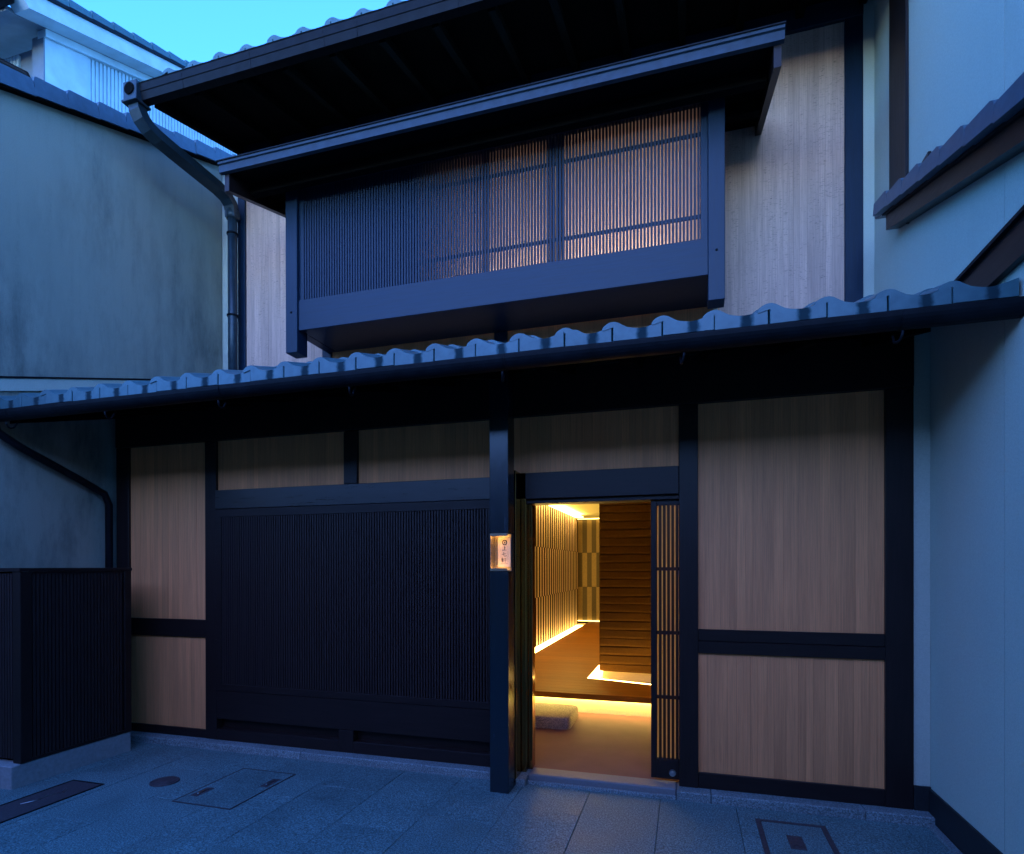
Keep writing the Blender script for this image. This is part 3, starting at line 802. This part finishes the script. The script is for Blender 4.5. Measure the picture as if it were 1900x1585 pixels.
# verge of a lower roof running up the wall
def rz(y): return 3.70+.335*(y-.49)
prism('bargeboard', [(.50, rz(.50)+.06), (-3.2, rz(-3.2)+.06), (-3.2, rz(-3.2)+.16), (.50, rz(.50)+.16)], 'X', WR-.085, WR-.004, DW_D, nr)
prism('bargeboard_lip', [(.51, rz(.51)+.161), (-3.2, rz(-3.2)+.161), (-3.2, rz(-3.2)+.180), (.51, rz(.51)+.180)], 'X', WR-.105, WR-.004, GUTTER, nr)
ang2 = math.atan(.335)
for i in range(13):
    yc = .52-.27*(i+.5)
    o = prism('verge_tile', [(-.15, -.044), (.14, -.044), (.14, .032), (-.09, .050), (-.12, .042), (-.135, .02)], 'X', -.075, .075, TILE_DARK, None, origin=(0, 0, 0))
    C.objects.unlink(o); link(o, nr, (WR-.08, yc, rz(yc)+.222)); o.rotation_euler = (ang2-.03, 0, 0)
box('ridge_end', WR-.12, WR-.003, .46, .62, rz(.54)+.17, rz(.54)+.29, TILE_DARK, nr, .01, rot=(ang2, 0, 0))
prism('lower_beam', [(-.30, 2.80), (-3.2, 2.80), (-3.2, 2.98), (-.30, 2.95)], 'X', WR-.035, WR-.002, DW_D, nr)
prism('lower_beam_lip', [(-.30, 2.951), (-3.2, 2.981), (-3.2, 3.0), (-.30, 2.97)], 'X', WR-.055, WR-.002, GUTTER, nr)

# ------------------------------------------------------------------ pale house further back
fh = thing('distant_house', 'pale house with corrugated white side wall rising behind the left roof', 'house', (-9, 3, 0))
FX = -8.0
def ez(y): return 8.46+.40*(y-1.32)
prism('wall', [(1.59, 4), (2.16, 4), (2.16, ez(2.16)-.12), (1.59, ez(1.59)-.12)], 'X', FX-.2, FX, WHITE_PAINT, fh)
V, F = [], []
yy = 2.17; kk = 0
while yy < 6.6:
    for (dy, dx) in ((0, .018), (.040, .018), (.044, -.025), (.054, -.025)):
        y_ = yy+dy
        V += [(FX-.03+dx, y_, 4), (FX-.03+dx, y_, ez(y_)-.12)]
    yy += .0585
for i in range(len(V)//2-1): F.append([2*i, 2*i+2, 2*i+3, 2*i+1])
me = mesh('corrugated_sheet', [Vector(v)-Vector((FX, 4, 7)) for v in V], F, ZINC)
link(bpy.data.objects.new('corrugated_sheet', me), fh, (FX, 4, 7))
prism('wall', [(2.17, 4), (6.6, 4), (6.6, ez(6.6)-.12), (2.17, ez(2.17)-.12)], 'X', FX-.2, FX-.04, WHITE_PAINT, fh)
prism('wall_trim', [(1.57, ez(1.57)-.16), (6.6, ez(6.6)-.16), (6.6, ez(6.6)-.06), (1.57, ez(1.57)-.06)], 'X', FX-.1, FX+.045, WHITE_PAINT, fh)
prism('verge_board', [(1.20, ez(1.20)-.055), (6.6, ez(6.6)-.055), (6.6, ez(6.6)+.15), (1.05, ez(1.05)+.15)], 'X', FX+.05, FX+.30, WHITE_PAINT, fh)
prism('verge_lip', [(1.0, ez(1.0)+.151), (6.6, ez(6.6)+.151), (6.6, ez(6.6)+.19), (1.0, ez(1.0)+.19)], 'X', FX+.0, FX+.33, GUTTER, fh)
prism('soffit', [(1.1, ez(1.1)-.06), (6.6, ez(6.6)-.06), (6.6, ez(6.6)), (1.1, ez(1.1))], 'X', -12, FX+.048, WHITE_SOFFIT, fh)
for i in range(18):
    yc = 1.05+.31*(i+.5)
    o = prism('verge_tile', [(-.17, -.03), (.155, -.03), (.155, .045), (-.16, .065)], 'X', -.15, .15, TILE_PLAIN, None, origin=(0, 0, 0))
    C.objects.unlink(o); link(o, fh, (FX+.18, yc, ez(yc)+.225)); o.rotation_euler = (math.atan(.40)-.03, 0, 0)
box('shaded_wall_end', FX-.2, FX+.002, 1.572, 1.588, 5, ez(1.58)-.13, WHITE_SOFFIT, fh)  # thin dark facing added on the wall's front end, shade put into its colour
box('end_gutter', -12, FX+.22, .98, 1.10, ez(1.05)-.02, ez(1.05)+.10, GUTTER, fh, .02)
prism('wall', [(-12, 4), (FX-.21, 4), (FX-.21, 8.40), (-12, 8.40)], 'Y', 1.66, 1.76, WHITE_SOFFIT, fh)
V, F = [], []
xx = -10.4
while xx < FX-.55:
    for (dx, dy) in ((0, -.018), (.040, -.018), (.044, .02), (.054, .02)): V += [(xx+dx, 1.65+dy, 5), (xx+dx, 1.65+dy, 8.36)]
    xx += .0585
for i in range(len(V)//2-1): F.append([2*i, 2*i+2, 2*i+3, 2*i+1])
me = mesh('corrugated_shutter', [Vector(v)-Vector((-9, 1.84, 7)) for v in V], F, ZINC)
link(bpy.data.objects.new('corrugated_shutter', me), fh, (-9, 1.84, 7))
tube('downpipe', [(-9.0, 1.06, ez(1.05)-.02), (-8.62, 1.3, 8.12), (-8.28, 1.56, 7.98), (-8.25, 1.58, 7.9), (-8.25, 1.58, 5)], .03, GUTTER, fh, 8)


# ------------------------------------------------------------------ unseen houses added across the street to limit low sky light
def sky_blocker_house(label, x0, x1, h, wallm, y0=-7.0, y1=-13.0):
    t = thing('sky_blocker_house', label, 'house', ((x0+x1)/2, y0-2, 0), 'unseen houses added across the street')
    w_ = prism('wall', [(x0, -.1), (x1, -.1), (x1, h), (x0, h)], 'Y', y1, y0, wallm, t)
    prism('roof', [(y0+.9, h-.25), (y0+.9, h-.1), ((y0+y1)/2, h+.6), (y1-.9, h-.1), (y1-.9, h-.25), ((y0+y1)/2, h+.4)], 'X', x0-.1, x1+.1, TILE_PLAIN, t)
    n_ = max(2, int((x1-x0)/2.2))
    for k in range(n_):
        xc = x0+(k+.5)*(x1-x0)/n_
        multibox('window', [(xc-.75, xc+.75, y0+.002, y0+.05, 2.85, 2.9), (xc-.75, xc+.75, y0+.002, y0+.05, 3.15, 3.2), (xc-.75, xc-.70, y0+.002, y0+.05, 2.9, 3.15), (xc+.70, xc+.75, y0+.002, y0+.05, 2.9, 3.15)], DW_H, t)
        multibox('lattice_door', [(xc-.8+.1*j, xc-.76+.1*j, y0+.002, y0+.04, .1, 2.1) for j in range(17)], DW_V, t)
    prism('canopy_roof', [(y0, 2.7), (y0, 2.78), (y0+.8, 2.45), (y0+.8, 2.37)], 'X', x0+.05, x1-.05, TILE_PLAIN, t)
sky_blocker_house('unseen ochre walled single storey house added across the street to limit sky light, left of three', -22, -10.2, 4.2, OCHRE_BOUNCE)  # gap to the next house placed for a reflection in the header beam
sky_blocker_house('unseen ochre walled single storey house added straight across the street to limit sky light', -8.3, 3.4, 3.9, OCHRE_BOUNCE)
sky_blocker_house('unseen ochre walled single storey house added across the street to limit sky light, right of three', 3.5, 18, 4.2, OCHRE_BOUNCE)

# ------------------------------------------------------------------ covers in the paving
bm = bmesh.new(); bmesh.ops.create_cone(bm, cap_ends=True, segments=32, radius1=.094, radius2=.091, depth=.008)
for k in range(3):
    t = bmesh.new(); bmesh.ops.create_cone(t, cap_ends=True, segments=28, radius1=.075-.024*k, radius2=.071-.024*k, depth=.004)
    bmesh.ops.translate(t, vec=(0, 0, .0045+.0015*k), verts=t.verts)
    tm = bpy.data.meshes.new('t'); t.to_mesh(tm); t.free(); bm.from_mesh(tm)
me = bpy.data.meshes.new('manhole_cover'); bm.to_mesh(me); bm.free(); me.materials.append(IRON)
o = bpy.data.objects.new('manhole_cover', me); link(o, None, (-3.49, -.78, .004)); tag(o, 'small round rusty iron cover in the paving left of the lattice window', 'manhole cover')

ac = thing('access_cover', 'square stone filled access cover with two lifting recesses below the lattice window', 'access cover', (-2.93, -.72, 0))
ax0, ax1, ay0, ay1 = -3.155, -2.70, -1.04, -.40
multibox('cover_frame', [(ax0, ax1, ay0, ay0+.008, .0, .0045), (ax0, ax1, ay1-.008, ay1, .0, .0045), (ax0, ax0+.008, ay0+.008, ay1-.008, .0, .0045), (ax1-.008, ax1, ay0+.008, ay1-.008, .0, .0045)], IRON, ac)
box('cover_slab', ax0+.010, ax1-.010, ay0+.010, ay1-.010, -.004, .0035, PAVE, ac)
for (hx, hy) in ((-2.76, -.60), (-3.085, -.86)):
    h_ = box('lifting_recess', hx-.03, hx+.03, hy-.075, hy+.075, .0, .0052, IRON, ac, .001)
    box('recess_pin', hx-.006, hx+.006, hy-.04, hy+.04, .0055, .010, STEEL, h_, .002)

dc = thing('drain_cover', 'long narrow rusty drain cover beside the slatted enclosure', 'drain cover', (-4.0, -1.7, 0))
box('cover_plate', -4.12, -3.86, -2.6, -.95, -.004, .0045, IRON, dc, .001)
multibox('cover_rim', [(-4.135, -4.122, -2.62, -.937, -.004, .006), (-3.858, -3.845, -2.62, -.937, -.004, .006), (-4.122, -3.858, -.948, -.937, -.004, .006)], GUTTER, dc)
tube('cover_marking', [(-4.03, -1.35, .006), (-3.99, -1.27, .006), (-4.01, -1.2, .006), (-3.96, -1.14, .006), (-4.0, -1.08, .006)], .0025, STEEL, dc, 6)

sq = thing('access_cover', 'square access cover with a small centre plate below the right cedar panel', 'access cover', (.58, -.5, 0))
multibox('cover_frame', [(.395, .77, -.30, -.272, .0, .0048), (.395, .77, -.79, -.765, .0, .0048), (.395, .423, -.765, -.30, .0, .0048), (.742, .77, -.765, -.30, .0, .0048)], IRON, sq)
box('cover_slab', .425, .740, -.763, -.302, -.004, .0038, PAVE, sq)
c_ = box('centre_plate', .535, .615, -.62, -.455, .0, .0052, IRON, sq, .001)
box('plate_slot', .555, .595, -.58, -.495, .0053, .0068, IRON, c_)
